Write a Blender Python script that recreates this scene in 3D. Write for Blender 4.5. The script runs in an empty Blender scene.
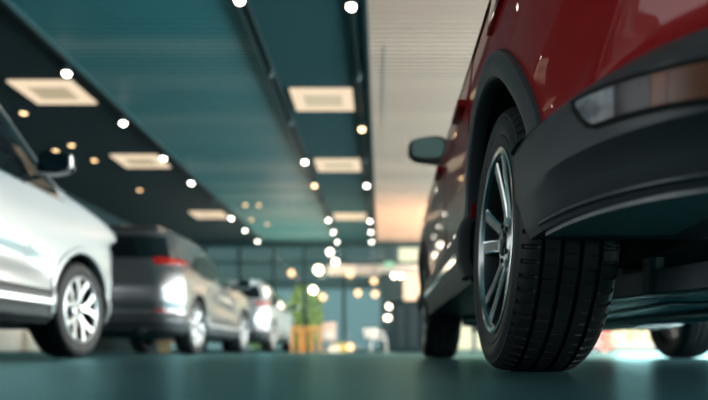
import bpy, bmesh, math, random
from mathutils import Vector, Matrix
random.seed(7)
PI = math.pi
sc = bpy.context.scene
COL = sc.collection

# ------------------------------------------------------------------ helpers
def link(o):
    COL.objects.link(o)
    return o

def tag(o, label=None, cat=None, group=None, kind=None):
    if label: o['label'] = label
    if cat: o['category'] = cat
    if group: o['group'] = group
    if kind: o['kind'] = kind
    return o

def empty(name, loc=(0, 0, 0), rz=0.0, label=None, cat=None, group=None):
    o = link(bpy.data.objects.new(name, None))
    o.empty_display_size = 0.1
    o.location = loc
    o.rotation_euler = (0, 0, rz)
    return tag(o, label, cat, group)

def part_empty(name, parent, loc=(0, 0, 0)):
    o = link(bpy.data.objects.new(name, None))
    o.parent = parent
    o.location = loc
    return o

def obj(name, bm, mats, parent=None, smooth=None, loc=None, fix=True):
    me = bpy.data.meshes.new(name)
    if fix:
        bmesh.ops.recalc_face_normals(bm, faces=bm.faces[:])
    bm.to_mesh(me)
    bm.free()
    if not isinstance(mats, (list, tuple)):
        mats = [mats]
    for m in mats:
        me.materials.append(m)
    if smooth is not None:
        for p in me.polygons:
            p.use_smooth = True
        me.set_sharp_from_angle(angle=math.radians(smooth))
    o = link(bpy.data.objects.new(name, me))
    if parent is not None:
        o.parent = parent
    if loc is not None:
        o.location = loc
    return o

def struct(name, bm, mats, smooth=None):
    o = obj(name, bm, mats, None, smooth)
    o['kind'] = 'structure'
    return o

def add_box(bm, x0, x1, y0, y1, z0, z1, mi=0, bev=0.0):
    r = bmesh.ops.create_cube(bm, size=1.0)
    vs = r['verts']
    for v in vs:
        v.co = Vector(((x0 + x1) / 2 + v.co.x * (x1 - x0), (y0 + y1) / 2 + v.co.y * (y1 - y0), (z0 + z1) / 2 + v.co.z * (z1 - z0)))
    fs = set(f for v in vs for f in v.link_faces)
    for f in fs: f.material_index = mi
    if bev > 0:
        es = list(set(e for v in vs for e in v.link_edges))
        bmesh.ops.bevel(bm, geom=es, offset=bev, segments=2, affect='EDGES', profile=0.6)

def box(x0, x1, y0, y1, z0, z1, bev=0.0):
    bm = bmesh.new()
    add_box(bm, x0, x1, y0, y1, z0, z1, 0, bev)
    return bm

def add_lathe(bm, prof, n=32, origin=(0, 0, 0), axis='z', mi=0, cap0=False, cap1=False, closed=False):
    """prof: list of (radius, height along the axis)"""
    ox, oy, oz = origin
    rings = []
    for r, h in prof:
        ring = []
        for k in range(n):
            a = 2 * PI * k / n
            c, s = r * math.cos(a), r * math.sin(a)
            if axis == 'z': p = (ox + c, oy + s, oz + h)
            elif axis == 'x': p = (ox + h, oy + c, oz + s)
            else: p = (ox + c, oy + h, oz + s)
            ring.append(bm.verts.new(p))
        rings.append(ring)
    m = len(rings)
    for i in range(m if closed else m - 1):
        a, b = rings[i], rings[(i + 1) % m]
        for k in range(n):
            f = bm.faces.new((a[k], a[(k + 1) % n], b[(k + 1) % n], b[k]))
            f.material_index = mi
    if cap0: bm.faces.new(rings[0]).material_index = mi
    if cap1: bm.faces.new(list(reversed(rings[-1]))).material_index = mi

def lathe(prof, n=32, origin=(0, 0, 0), axis='z', cap0=False, cap1=False, closed=False):
    bm = bmesh.new()
    add_lathe(bm, prof, n, origin, axis, 0, cap0, cap1, closed)
    return bm

def add_tube(bm, pts, rad, n=10, mi=0, flat=1.0):
    """tube along a polyline; rad may be a number or a list"""
    pts = [Vector(p) for p in pts]
    rings = []
    up0 = Vector((0, 0, 1))
    for i, p in enumerate(pts):
        t = (pts[min(i + 1, len(pts) - 1)] - pts[max(i - 1, 0)]).normalized()
        u = up0 if abs(t.dot(up0)) < 0.95 else Vector((0, 1, 0))
        s = t.cross(u).normalized()
        w = s.cross(t).normalized()
        r = rad[i] if isinstance(rad, (list, tuple)) else rad
        rings.append([bm.verts.new(p + s * (r * math.cos(2 * PI * k / n)) + w * (r * flat * math.sin(2 * PI * k / n))) for k in range(n)])
    for a, b in zip(rings, rings[1:]):
        for k in range(n):
            bm.faces.new((a[k], a[(k + 1) % n], b[(k + 1) % n], b[k])).material_index = mi
    bm.faces.new(list(reversed(rings[0]))).material_index = mi
    bm.faces.new(rings[-1]).material_index = mi

def tube(pts, rad, n=10, flat=1.0):
    bm = bmesh.new()
    add_tube(bm, pts, rad, n, 0, flat)
    return bm

def bar(p0, p1, w, h, bev=0.0):
    """box-section bar between two points: w across, h tall"""
    p0, p1 = Vector(p0), Vector(p1)
    t = (p1 - p0).normalized()
    s = t.cross(Vector((0, 0, 1))).normalized() if abs(t.z) < 0.95 else Vector((1, 0, 0))
    u = s.cross(t).normalized()
    bm = bmesh.new()
    vs = []
    for p in (p0, p1):
        for a, b in ((-1, -1), (1, -1), (1, 1), (-1, 1)):
            vs.append(bm.verts.new(p + s * (a * w / 2) + u * (b * h / 2)))
    for q in ((0, 1, 2, 3), (4, 5, 6, 7), (0, 1, 5, 4), (1, 2, 6, 5), (2, 3, 7, 6), (3, 0, 4, 7)):
        bm.faces.new([vs[i] for i in q])
    if bev > 0:
        bmesh.ops.bevel(bm, geom=bm.edges[:], offset=bev, segments=2, affect='EDGES', profile=0.6)
    return bm

def pchip(xs, ys):
    n = len(xs)
    h = [xs[i + 1] - xs[i] for i in range(n - 1)]
    d = [(ys[i + 1] - ys[i]) / h[i] for i in range(n - 1)]
    m = [0.0] * n
    m[0], m[-1] = d[0], d[-1]
    for i in range(1, n - 1):
        if d[i - 1] * d[i] <= 0: m[i] = 0.0
        else:
            w1, w2 = 2 * h[i] + h[i - 1], h[i] + 2 * h[i - 1]
            m[i] = (w1 + w2) / (w1 / d[i - 1] + w2 / d[i])
    def f(x):
        if x <= xs[0]: return ys[0]
        if x >= xs[-1]: return ys[-1]
        lo = 0
        for i in range(n - 1):
            if xs[i] <= x <= xs[i + 1]:
                lo = i; break
        t = (x - xs[lo]) / h[lo]
        t2, t3 = t * t, t * t * t
        return ((2 * t3 - 3 * t2 + 1) * ys[lo] + (t3 - 2 * t2 + t) * h[lo] * m[lo]
                + (-2 * t3 + 3 * t2) * ys[lo + 1] + (t3 - t2) * h[lo] * m[lo + 1])
    return f

def lin(pts):
    def f(x):
        if x <= pts[0][0]: return pts[0][1]
        for (a, b), (c, d) in zip(pts, pts[1:]):
            if x <= c: return b + (d - b) * (x - a) / (c - a)
        return pts[-1][1]
    return f

# ------------------------------------------------------------------ materials
def new_mat(name):
    m = bpy.data.materials.new(name)
    m.use_nodes = True
    return m, m.node_tree.nodes, m.node_tree.links

def pbr(name, col, rough=0.5, metal=0.0, coat=0.0, spec=0.5, bump=None, var=None, emis=None):
    m, N, L = new_mat(name)
    b = N['Principled BSDF']
    b.inputs['Base Color'].default_value = (*col, 1)
    b.inputs['Roughness'].default_value = rough
    b.inputs['Metallic'].default_value = metal
    b.inputs['Coat Weight'].default_value = coat
    b.inputs['Coat Roughness'].default_value = 0.02
    b.inputs['Specular IOR Level'].default_value = spec
    if var:
        scale, amt = var
        tc = N.new('ShaderNodeTexCoord'); no = N.new('ShaderNodeTexNoise')
        no.inputs['Scale'].default_value = scale; no.inputs['Detail'].default_value = 4
        mp = N.new('ShaderNodeMapRange')
        mp.inputs['To Min'].default_value = 1 - amt; mp.inputs['To Max'].default_value = 1 + amt
        mx = N.new('ShaderNodeVectorMath'); mx.operation = 'SCALE'
        mx.inputs[0].default_value = col
        L.new(tc.outputs['Object'], no.inputs['Vector']); L.new(no.outputs['Fac'], mp.inputs['Value'])
        L.new(mp.outputs['Result'], mx.inputs['Scale']); L.new(mx.outputs['Vector'], b.inputs['Base Color'])
    if bump:
        scale, st = bump
        tc = N.new('ShaderNodeTexCoord'); no = N.new('ShaderNodeTexNoise')
        no.inputs['Scale'].default_value = scale; no.inputs['Detail'].default_value = 3
        bp = N.new('ShaderNodeBump'); bp.inputs['Strength'].default_value = st; bp.inputs['Distance'].default_value = 0.01
        L.new(tc.outputs['Object'], no.inputs['Vector']); L.new(no.outputs['Fac'], bp.inputs['Height'])
        L.new(bp.outputs['Normal'], b.inputs['Normal'])
    if emis:
        b.inputs['Emission Color'].default_value = (*emis[0], 1)
        b.inputs['Emission Strength'].default_value = emis[1]
    return m

def emit(name, col, s):
    m, N, L = new_mat(name)
    e = N.new('ShaderNodeEmission')
    e.inputs['Color'].default_value = (*col, 1); e.inputs['Strength'].default_value = s
    L.new(e.outputs[0], N['Material Output'].inputs['Surface'])
    return m

def glass(name, tint=(0.8, 0.9, 0.9), ior=1.5, rough=0.0):
    m, N, L = new_mat(name)
    N.remove(N['Principled BSDF'])
    t = N.new('ShaderNodeBsdfTransparent'); t.inputs['Color'].default_value = (*tint, 1)
    g = N.new('ShaderNodeBsdfGlossy'); g.inputs['Roughness'].default_value = rough
    fr = N.new('ShaderNodeFresnel'); fr.inputs['IOR'].default_value = ior
    mx = N.new('ShaderNodeMixShader')
    ge = N.new('ShaderNodeNewGeometry'); iv = N.new('ShaderNodeMath'); iv.operation = 'SUBTRACT'; iv.inputs[0].default_value = 1.0
    mu = N.new('ShaderNodeMath'); mu.operation = 'MULTIPLY'
    L.new(ge.outputs['Backfacing'], iv.inputs[1]); L.new(fr.outputs[0], mu.inputs[0]); L.new(iv.outputs[0], mu.inputs[1])
    L.new(mu.outputs[0], mx.inputs['Fac']); L.new(t.outputs[0], mx.inputs[1]); L.new(g.outputs[0], mx.inputs[2])
    L.new(mx.outputs[0], N['Material Output'].inputs['Surface'])
    return m

M = {}
M['red'] = pbr('red_paint', (0.34, 0.004, 0.005), 0.4, 0.1, 0.55, 0.15)
M['white'] = pbr('white_paint', (0.44, 0.475, 0.49), 0.3, 0.1, 1.0)
M['silver'] = pbr('silver_grey_paint', (0.25, 0.255, 0.26), 0.28, 0.75, 1.0)
M['pearl'] = pbr('pale_silver_paint', (0.66, 0.69, 0.71), 0.3, 0.5, 1.0)
M['black_paint'] = pbr('black_paint', (0.012, 0.02, 0.025), 0.25, 0.0, 1.0)
M['clad'] = pbr('grained_black_plastic', (0.050, 0.057, 0.062), 0.45, 0.0, 0.0, 0.5, bump=(900, 0.04))
M['clad_gloss'] = pbr('gloss_black_plastic', (0.012, 0.014, 0.016), 0.15, 0.0, 0.3)
M['liner'] = pbr('arch_liner_felt', (0.006, 0.007, 0.008), 0.9)
M['rubber'] = pbr('tyre_rubber', (0.022, 0.024, 0.026), 0.55, 0.0, 0.0, 0.4, var=(30, 0.15))
M['alloy'] = pbr('machined_alloy', (0.75, 0.77, 0.78), 0.22, 1.0)
M['alloy_dark'] = pbr('dark_gunmetal_alloy', (0.07, 0.075, 0.08), 0.3, 0.8, 0.4)
M['alloy_silver'] = pbr('silver_alloy', (0.75, 0.76, 0.77), 0.3, 0.7)
M['chrome'] = pbr('chrome', (0.85, 0.86, 0.87), 0.08, 1.0)
M['steel'] = pbr('brushed_steel', (0.45, 0.46, 0.46), 0.35, 1.0)
M['under'] = pbr('underbody_coating', (0.13, 0.15, 0.155), 0.45, 0.0, var=(8, 0.3))
M['galv'] = pbr('galvanised_sheet', (0.40, 0.43, 0.44), 0.3, 1.0, var=(6, 0.3))
M['tray'] = pbr('undertray_plastic', (0.24, 0.25, 0.25), 0.4, 0.0, var=(30, 0.3))
M['lip'] = pbr('satin_lip', (0.14, 0.15, 0.155), 0.35, 0.5)
M['under_grey'] = pbr('grey_cast_metal', (0.42, 0.47, 0.48), 0.45, 0.5, var=(10, 0.25))
M['dark_glass'] = pbr('tinted_car_glass', (0.008, 0.012, 0.014), 0.03, 0.0, 0.0, 0.6)
M['tail_red'] = pbr('red_lamp_lens', (0.40, 0.012, 0.010), 0.12, 0.0, 1.0)
M['lamp_clear'] = pbr('clear_lamp_lens', (0.26, 0.27, 0.29), 0.15, 0.4, 0.6, var=(70, 0.6))
M['lamp_smoke'] = pbr('smoked_lamp_lens', (0.03, 0.024, 0.026), 0.22, 0.0, 0.0, 0.3)
M['lamp_amber'] = pbr('amber_lamp_lens', (0.22, 0.05, 0.015), 0.22, 0.0, 0.0, 0.3, var=(60, 0.5))
M['lamp_rose'] = pbr('rose_lamp_lens', (0.20, 0.085, 0.05), 0.22, 0.0, 0.0, 0.3, var=(25, 0.35))
M['mirror_glass'] = pbr('mirror_glass', (0.20, 0.38, 0.42), 0.02, 1.0)

# ------------------------------------------------------------------ car generator
class CarShape:
    """Half-width / end contours by height; local axes: y forward from the tail, x = 0 at the centre line."""
    def __init__(s, L, levels, corners, crease=None):
        s.L = L; s.crease = crease
        zs = [l[0] for l in levels]
        s.zs = zs
        s.w = pchip(zs, [l[1] for l in levels])
        s.yr = pchip(zs, [l[2] for l in levels])
        s.yf = pchip(zs, [L - l[3] for l in levels])
        cz = [c[0] for c in corners]
        s.ar = pchip(cz, [c[1] for c in corners]); s.br = pchip(cz, [c[2] for c in corners]); s.mr = pchip(cz, [c[3] for c in corners])
        s.af = pchip(cz, [c[4] for c in corners]); s.bf = pchip(cz, [c[5] for c in corners])
    def dims(s, z):
        w, y0, y1 = s.w(z), s.yr(z), s.yf(z)
        span = y1 - y0
        ar, af = min(s.ar(z), span * .4), min(s.af(z), span * .45)
        br, bf = min(s.br(z), w * .9), min(s.bf(z), w * .9)
        return w, y0, y1, ar, br, s.mr(z), af, bf
    def S(s, q, z):
        p = s.S0(q, z)
        if s.crease and 1 <= q <= 2.4 and z > 0.497:
            h, wd = s.crease
            d = max(0.0, 1 - abs(p.y - (0.31 - 0.95 * (z - 0.49))) / wd)
            k = h * d * min(1, (z - 0.497) / 0.02) * max(0, min(1, (0.80 - z) / 0.15))
            p.x += k * 0.9; p.y -= k * 0.4
        if not s.crease and 2 <= q <= 3.2:
            e = min(1, max(0, (p.y - 1.25) / 0.25)) * min(1, max(0, (s.L - 1.28 - p.y) / 0.25))
            if e > 0:
                zc = 0.68 - 0.05 * (p.y - 2.2)
                t = (z - zc) / 0.075
                p.x -= 0.022 * e * math.exp(-t * t)
                t = (z - zc + 0.115) / 0.03
                p.x += 0.006 * e * math.exp(-t * t)
        return p
    def S0(s, q, z):
        """contour point: q 0-1 rear face, 1-2 rear corner, 2-3 flank, 3-4 front corner, 4-5 front face"""
        w, y0, y1, a, b, m, af, bf = s.dims(z)
        if q <= 1:
            x = (w - b) * q
            return Vector((x, y0, z))
        if q <= 2:
            th = (2 - q) * PI / 2
            return Vector((w - b + b * max(math.cos(th), 0) ** (2 / m), y0 + a - a * max(math.sin(th), 0) ** (2 / m), z))
        if q <= 3:
            return Vector((w, y0 + a + (q - 2) * (y1 - af - y0 - a), z))
        if q <= 4:
            th = (q - 3) * PI / 2
            return Vector((w - bf + bf * max(math.cos(th), 0) ** (2 / 2.3), y1 - af + af * max(math.sin(th), 0) ** (2 / 2.3), z))
        x = (w - bf) * (5 - q)
        return Vector((x, y1, z))
    def q_of_y(s, y, z):
        w, y0, y1, a, b, m, af, bf = s.dims(z)
        if y < y0 + a:
            t = min(max((y0 + a - y) / a, 0), 1)
            return 2 - math.asin(min(t ** (m / 2), 1)) / (PI / 2)
        if y > y1 - af:
            t = min(max((y - y1 + af) / af, 0), 1)
            return 3 + math.asin(min(t ** (2.3 / 2), 1)) / (PI / 2)
        return 2 + (y - y0 - a) / (y1 - af - y0 - a)
    def N(s, q, z):
        e = 0.004
        q0, q1 = max(q - e, 0), min(q + e, 5)
        du = s.S(q1, z) - s.S(q0, z)
        dv = s.S(q, z + e) - s.S(q, z - e)
        n = du.cross(dv)
        if n.length < 1e-9: return Vector((1, 0, 0))
        n.normalize()
        return n
    def P(s, q, z, off=0.0, side=1):
        p = s.S(q, z)
        if off: p = p + s.N(q, z) * off
        return Vector((p.x * side, p.y, p.z))

QS = ([i / 5 for i in range(5)] + [1 + i / 28 for i in range(28)] + [2 + i / 44 for i in range(44)]
      + [3 + i / 12 for i in range(12)] + [4 + i / 5 for i in range(6)])

def shell(cs, zlist, warp=None):
    """closed solid between the first and the last level"""
    bm = bmesh.new()
    rings = []
    for z in zlist:
        ring = []
        for q in QS:
            p = cs.S(q, z)
            if warp: p.z = warp(p, z)
            ring.append(p)
        full = ring + [Vector((-p.x, p.y, p.z)) for p in reversed(ring[1:-1])]
        rings.append([bm.verts.new(p) for p in full])
    n = len(rings[0])
    for a, b in zip(rings, rings[1:]):
        for k in range(n):
            bm.faces.new((a[k], a[(k + 1) % n], b[(k + 1) % n], b[k]))
    nh = len(QS)
    for r, flip in ((rings[0], True), (rings[-1], False)):
        # strip the cap across left-right
        lefts = [r[0]] + [r[n - i] for i in range(1, nh - 1)] + [r[nh - 1]]
        rights = [r[i] for i in range(nh)]
        for i in range(nh - 1):
            vs = []
            for v in (rights[i], rights[i + 1], lefts[i + 1], lefts[i]):
                if v not in vs: vs.append(v)
            if len(vs) >= 3:
                bm.faces.new(vs)
    bmesh.ops.recalc_face_normals(bm, faces=bm.faces[:])
    return bm

def cut_wells(bm, wheels, rad, wtrack, depth=0.34):
    """boolean the four wheel wells out of a closed solid; faces of the wells get material 1"""
    me = bpy.data.meshes.new('tmp'); bm.to_mesh(me); bm.free()
    o = link(bpy.data.objects.new('tmp_body', me))
    cb = bmesh.new()
    for (yc, zc) in wheels:
        for sgn in (-1, 1):
            prof = [(rad, sgn * (wtrack - depth)), (rad, sgn * (wtrack + 0.35))]
            add_lathe(cb, prof, 72, (0, yc, zc), 'x', 0, True, True)
    bmesh.ops.recalc_face_normals(cb, faces=cb.faces[:])
    cm = bpy.data.meshes.new('tmpc'); cb.to_mesh(cm); cb.free()
    c = link(bpy.data.objects.new('tmp_cut', cm))
    mod = o.modifiers.new('b', 'BOOLEAN'); mod.operation = 'DIFFERENCE'; mod.solver = 'EXACT'; mod.object = c
    dg = bpy.context.evaluated_depsgraph_get(); dg.update()
    res = bpy.data.meshes.new_from_object(o.evaluated_get(dg))
    bpy.data.objects.remove(o); bpy.data.objects.remove(c)
    out = bmesh.new(); out.from_mesh(res)
    for f in out.faces:
        f.material_index = 0
        cc = f.calc_center_median()
        for (yc, zc) in wheels:
            if math.hypot(cc.y - yc, cc.z - zc) < rad + 0.002 and abs(cc.x) < wtrack + 0.3:
                if all(math.hypot(v.co.y - yc, v.co.z - zc) < rad + 0.004 for v in f.verts):
                    f.material_index = 1
    return out

def patch(cs, fn, nu, nv, off=0.003, side=1, skirt=0.008, mi=0, bm=None, double=False):
    """a panel lying on the body; fn(u, v) -> (q, z). Its rim drops back into the body."""
    own = bm is None
    if own: bm = bmesh.new()
    G = []
    for i in range(nu + 1):
        row = []
        for j in range(nv + 1):
            q, z = fn(i / nu, j / nv)
            row.append(bm.verts.new(cs.P(q, z, off, side)))
        G.append(row)
    for i in range(nu):
        for j in range(nv):
            bm.faces.new((G[i][j], G[i + 1][j], G[i + 1][j + 1], G[i][j + 1])).material_index = mi
    rim = [(i, 0) for i in range(nu)] + [(nu, j) for j in range(nv)] + [(i, nv) for i in range(nu, 0, -1)] + [(0, j) for j in range(nv, 0, -1)]
    low = []
    for (i, j) in rim:
        q, z = fn(i / nu, j / nv)
        low.append(bm.verts.new(cs.P(q, z, off - skirt, side)))
    for k in range(len(rim)):
        i, j = rim[k]; i2, j2 = rim[(k + 1) % len(rim)]
        bm.faces.new((G[i][j], G[i2][j2], low[(k + 1) % len(rim)], low[k])).material_index = mi
    return bm

def flank_patch(cs, y0, y1, zlo, zhi, off, side, nu=24, nv=8, skirt=0.008):
    def fn(u, v):
        y = y0 + (y1 - y0) * u
        lo, hi = zlo(y), zhi(y)
        z = lo + (hi - lo) * v
        return cs.q_of_y(y, z), z
    return patch(cs, fn, nu, nv, off, side, skirt)

def rear_patch(cs, q0, q1, zlo, zhi, off, side, nu=16, nv=6, skirt=0.008):
    def fn(u, v):
        q = q0 + (q1 - q0) * u
        lo, hi = zlo(q), zhi(q)
        return q, lo + (hi - lo) * v
    return patch(cs, fn, nu, nv, off, side, skirt)

def arch_ring(cs, yc, zc, r0, r1, a0, a1, off, side, n=48, flange=0.05, fade=0.0):
    """wheel-arch moulding: a band around the wheel opening, lying on the flank"""
    bm = bmesh.new()
    rows = []
    for k in range(n + 1):
        a = a0 + (a1 - a0) * k / n
        row = []
        for t, o in ((0, -flange), (0, 0.4), (0.08, 0.8), (0.3, 1.0), (0.7, 1.0), (0.93, 0.75), (1.0, 0.1), (1.0, -0.5)):
            r = r0 + (r1 - r0) * t
            y, z = yc + r * math.cos(a), zc + r * math.sin(a)
            p = cs.P(cs.q_of_y(y, z), z, 0, side)
            x = p.x + side * (o if o < 0 and t == 0 else o * off * (1 - fade * max(0, (k / n - 0.8) / 0.2)))
            row.append(bm.verts.new((x, y, z)))
        rows.append(row)
    for a, b in zip(rows, rows[1:]):
        for j in range(len(a) - 1):
            bm.faces.new((a[j], b[j], b[j + 1], a[j + 1]))
    bm.faces.new(rows[0]); bm.faces.new(rows[-1])
    return bm

# ------------------------------------------------------------------ wheels
def tyre_mesh(R, W, rimR, sgn, detail=False):
    """outer face at x = 0, tyre runs inwards; sgn = which way outwards points"""
    bm = bmesh.new()
    hw = W
    # profile (radius, depth from outer face, rib id): rib id >= 0 on the tread
    P_ = [(rimR - 0.004, 0.012, -1), (rimR + 0.006, 0.006, -1), (rimR + 0.016, 0.004, -1), (rimR + 0.022, 0.0005, -1), (rimR + 0.032, 0.0, -1)]
    s0, s1 = rimR + 0.034, R - 0.028
    for t in (0.0, 0.15, 0.3, 0.45, 0.6, 0.75, 0.88, 1.0):
        r = s0 + (s1 - s0) * t
        P_.append((r, 0.0035 - 0.009 * math.sin(PI * min(t * 0.9 + 0.05, 1)), -1))
    P_ += [(R - 0.026, 0.001, -1), (R - 0.022, 0.0015, -1), (R - 0.019, 0.005, -1)]
    tread = []
    sh = [(R - 0.015, 0.009, 0), (R - 0.009, 0.016, 0), (R - 0.0055, 0.026, 0), (R - 0.0035, 0.038, 0), (R - 0.0027, 0.044, 0)]
    tread += sh
    g = 0.011
    c = 0.044
    rib_w = (hw - 0.088 - 4 * g) / 3
    ribs = [rib_w] * 3
    edges = []
    x = c
    for k in range(4):
        # groove between ribs
        tread += [(R - 0.013, x + 0.0012, 9), (R - 0.013, x + g - 0.0012, 9)]
        x += g
        if k < 3:
            w_ = ribs[k]
            for t in (0.0, 0.12, 0.5, 0.88, 1.0):
                xx = x + w_ * t
                crown = 0.0027 * ((xx - hw / 2) / (hw / 2 - 0.044)) ** 2
                tread.append((R - crown, xx, k + 1 if (t < 0.6) != (k == 2) else 8))
            x += w_
    tread += [(r, hw - d, 4) for (r, d, _) in reversed(sh)]
    prof = P_ + tread + [(r, hw - d, -1) for (r, d, i) in reversed(P_)]
    if detail:
        NP, SUB = 66, 12
    else:
        NP, SUB = 40, 2
        
    n = NP * SUB
    rings = []
    for (r, d, rib) in prof:
        ring = []
        for k in range(n):
            rr = r
            ph = k % SUB
            pit = k // SUB
            if detail:
                if rib in (0, 4):
                    t = (d - 0.005) / 0.04 if rib == 0 else (hw - d - 0.005) / 0.04
                    if t < 0.9 and ph in (0, 1, 2): rr = r - 0.008
                elif rib in (1, 3):
                    base = 3 if rib == 1 else 7
                    if ph == base: rr = r - 0.004
                elif rib == 2:
                    if ph == 6: rr = r - 0.004
            a = 2 * PI * k / n
            ring.append(bm.verts.new((-sgn * d, rr * math.cos(a), rr * math.sin(a))))
        rings.append(ring)
    for a, b in zip(rings, rings[1:]):
        for k in range(n):
            bm.faces.new((a[k], a[(k + 1) % n], b[(k + 1) % n], b[k]))
    a, b = rings[-1], rings[0]
    for k in range(n):
        bm.faces.new((a[k], a[(k + 1) % n], b[(k + 1) % n], b[k]))
    return bm

def rim_mesh(rimR, W, sgn, style):
    """material 0 = spoke faces, 1 = pockets and barrel"""
    bm = bmesh.new()
    X = lambda d: -sgn * d
    prof = [(rimR + 0.004, 0.008), (rimR + 0.004, 0.002), (rimR - 0.004, 0.0), (rimR - 0.011, 0.004), (rimR - 0.016, 0.014), (rimR - 0.024, 0.03), (rimR - 0.03, 0.07), (rimR - 0.03, W - 0.03), (rimR - 0.01, W - 0.012), (rimR + 0.003, W - 0.006)]
    add_lathe(bm, [(r, X(d)) for r, d in prof[:5]], 72, axis='x', mi=0)
    add_lathe(bm, [(r, X(d)) for r, d in prof[4:]], 72, axis='x', mi=1)
    def spoke(stations):
        """stations: list of (radius, angle, width, depth of face, thickness)"""
        rows = []
        for (r, a, w, d, th) in stations:
            c, s = math.cos(a), math.sin(a)
            ty, tz = -s, c
            pts = []
            for (o, dd) in ((-0.5, d + th), (-0.5, d + 0.004), (-0.38, d), (0.38, d), (0.5, d + 0.004), (0.5, d + th)):
                pts.append(bm.verts.new((X(dd), r * c + o * w * ty, r * s + o * w * tz)))
            rows.append(pts)
        for A, B in zip(rows, rows[1:]):
            for j in range(6):
                f = bm.faces.new((A[j], B[j], B[(j + 1) % 6], A[(j + 1) % 6]))
                f.material_index = 0 if j in (1, 2, 3) else 1
        bm.faces.new(rows[0]).material_index = 1; bm.faces.new(rows[-1]).material_index = 1
    if style == 'twin':
        for k in range(5):
            a = 2 * PI * k / 5 + 0.32
            for s_ in (-1, 1):
                spoke([(0.045, a + s_ * 0.34, 0.036, 0.040, 0.03), (0.10, a + s_ * 0.23, 0.034, 0.034, 0.035), (0.16, a + s_ * 0.21, 0.034, 0.024, 0.03), (rimR - 0.012, a + s_ * 0.22, 0.040, 0.010, 0.025)])
    elif style == 'multi':
        for k in range(5):
            a = 2 * PI * k / 5 + 0.2
            for s_ in (-1, 1):
                spoke([(0.04, a, 0.05, 0.03, 0.03), (0.10, a + s_ * 0.10, 0.042, 0.022, 0.03), (0.16, a + s_ * 0.22, 0.042, 0.014, 0.03), (rimR - 0.01, a + s_ * 0.34, 0.055, 0.006, 0.025)])
    else:
        for k in range(7):
            a = 2 * PI * k / 7
            spoke([(0.04, a, 0.06, 0.03, 0.03), (0.12, a + 0.03, 0.055, 0.018, 0.03), (rimR - 0.01, a + 0.06, 0.075, 0.006, 0.025)])
    add_lathe(bm, [(0.072, X(0.075)), (0.07, X(0.036)), (0.060, X(0.030)), (0.034, X(0.029))], 40, axis='x', mi=0)
    # lug nuts
    for k in range(5):
        a = 2 * PI * k / 5
        add_lathe(bm, [(0.008, X(0.038)), (0.008, X(0.024)), (0.0, X(0.023))], 8, (0, 0.05 * math.cos(a), 0.05 * math.sin(a)), 'x', 1)
    return bm

def add_wheel(car, x_face, yc, R, W, rimR, sgn, style, mats, detail=False, camber=0.0):
    w = obj('wheel', rim_mesh(rimR, W, sgn, style), mats, car, 30, loc=(x_face, yc, R), fix=True)
    w.rotation_euler = (0, sgn * -camber, 0)
    obj('tyre', tyre_mesh(R, W, rimR, sgn, detail), M['rubber'], w, 35)
    bmd = lathe([(0.05, -sgn * 0.085), (0.155, -sgn * 0.085), (0.155, -sgn * 0.11), (0.05, -sgn * 0.11)], 48, axis='x', closed=True)
    obj('brake_disc', bmd, M['steel'], w, 30)
    bmc = lathe([(0.036, -sgn * 0.034), (0.036, -sgn * 0.026), (0.031, -sgn * 0.022), (0.0, -sgn * 0.020)], 32, axis='x')
    obj('centre_cap', bmc, M['clad_gloss'], w, 30)
    return w

# ------------------------------------------------------------------ generic SUV
def suv_levels(H=1.0, L=4.4, zk=0.474, proud=0.0, cab=0.0, tumble=1.0):
    T = [(0.20, .79, .26, .42), (0.27, .865, .11, .16), (0.285, .885, .075, .11), (0.347, .896, .042, .06), (0.366, .903, .007, .04), (0.44, .905, .0, .03),
         (0.458, .902, .012, .02), (0.474, .893, .045, .02), (0.50, .890, .055, .012), (0.56, .893, .045, .004), (0.62, .897, .032, .0), (0.75, .902, .035, .01), (0.83, .902, .055, .03),
         (0.90, .897, .08, .09), (0.95, .891, .095, .22), (0.985, .883, .105, .48), (1.01, .875, .115, .80), (1.04, .862, .13, 1.12), (1.08, .838, .15, 1.26),
         (1.20, .785, .23, 1.48), (1.34, .722, .34, 1.77), (1.43, .68, .42, 2.0), (1.48, .635, .50, 2.2), (1.515, .55, .66, 2.45), (1.535, .38, .95, 2.8)]
    out = []
    for z, w, a, b in T:
        zz = z if z <= .45 else (z + zk - .474 if z <= .474 else zk + (z - .474) * H)
        if .3 < z < .46: w += proud
        if z > 1.04: w = .862 - (.862 - w) * (tumble if z < 1.4 else 1.0)
        b -= cab * min(1.0, max(0.0, (z - 0.99) / 0.06))
        out.append((zz, w, a, b))
    return out

CORN = [(0.2, .45, .30, 2.5, .55, .45), (0.455, .45, .30, 2.5, .60, .45), (0.475, .36, .25, 1.7, .6, .45), (0.62, .34, .26, 1.6, .6, .45), (0.80, .34, .26, 1.7, .6, .5), (0.95, .34, .28, 2.0, .62, .48), (1.03, .40, .34, 2.2, .45, .36), (1.5, .40, .34, 2.2, .6, .42)]

CORN_HERO = [(0.2, .45, .30, 2.5, .55, .45), (0.44, .45, .30, 2.5, .60, .45), (0.498, .75, .25, 2.2, .6, .45), (0.80, .70, .26, 2.2, .6, .5), (0.95, .6, .28, 2.2, .62, .48), (1.07, .45, .34, 2.2, .45, .36), (1.6, .40, .34, 2.2, .6, .42)]

def zsteps(cs, z0, z1, step=0.025):
    zs = sorted(set([z0, z1] + [z for z in cs.zs if z0 < z < z1]))
    out = []
    for a, b in zip(zs, zs[1:]):
        n = max(1, int(math.ceil((b - a) / step)))
        out += [a + (b - a) * i / n for i in range(n)]
    return out + [z1]

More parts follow.
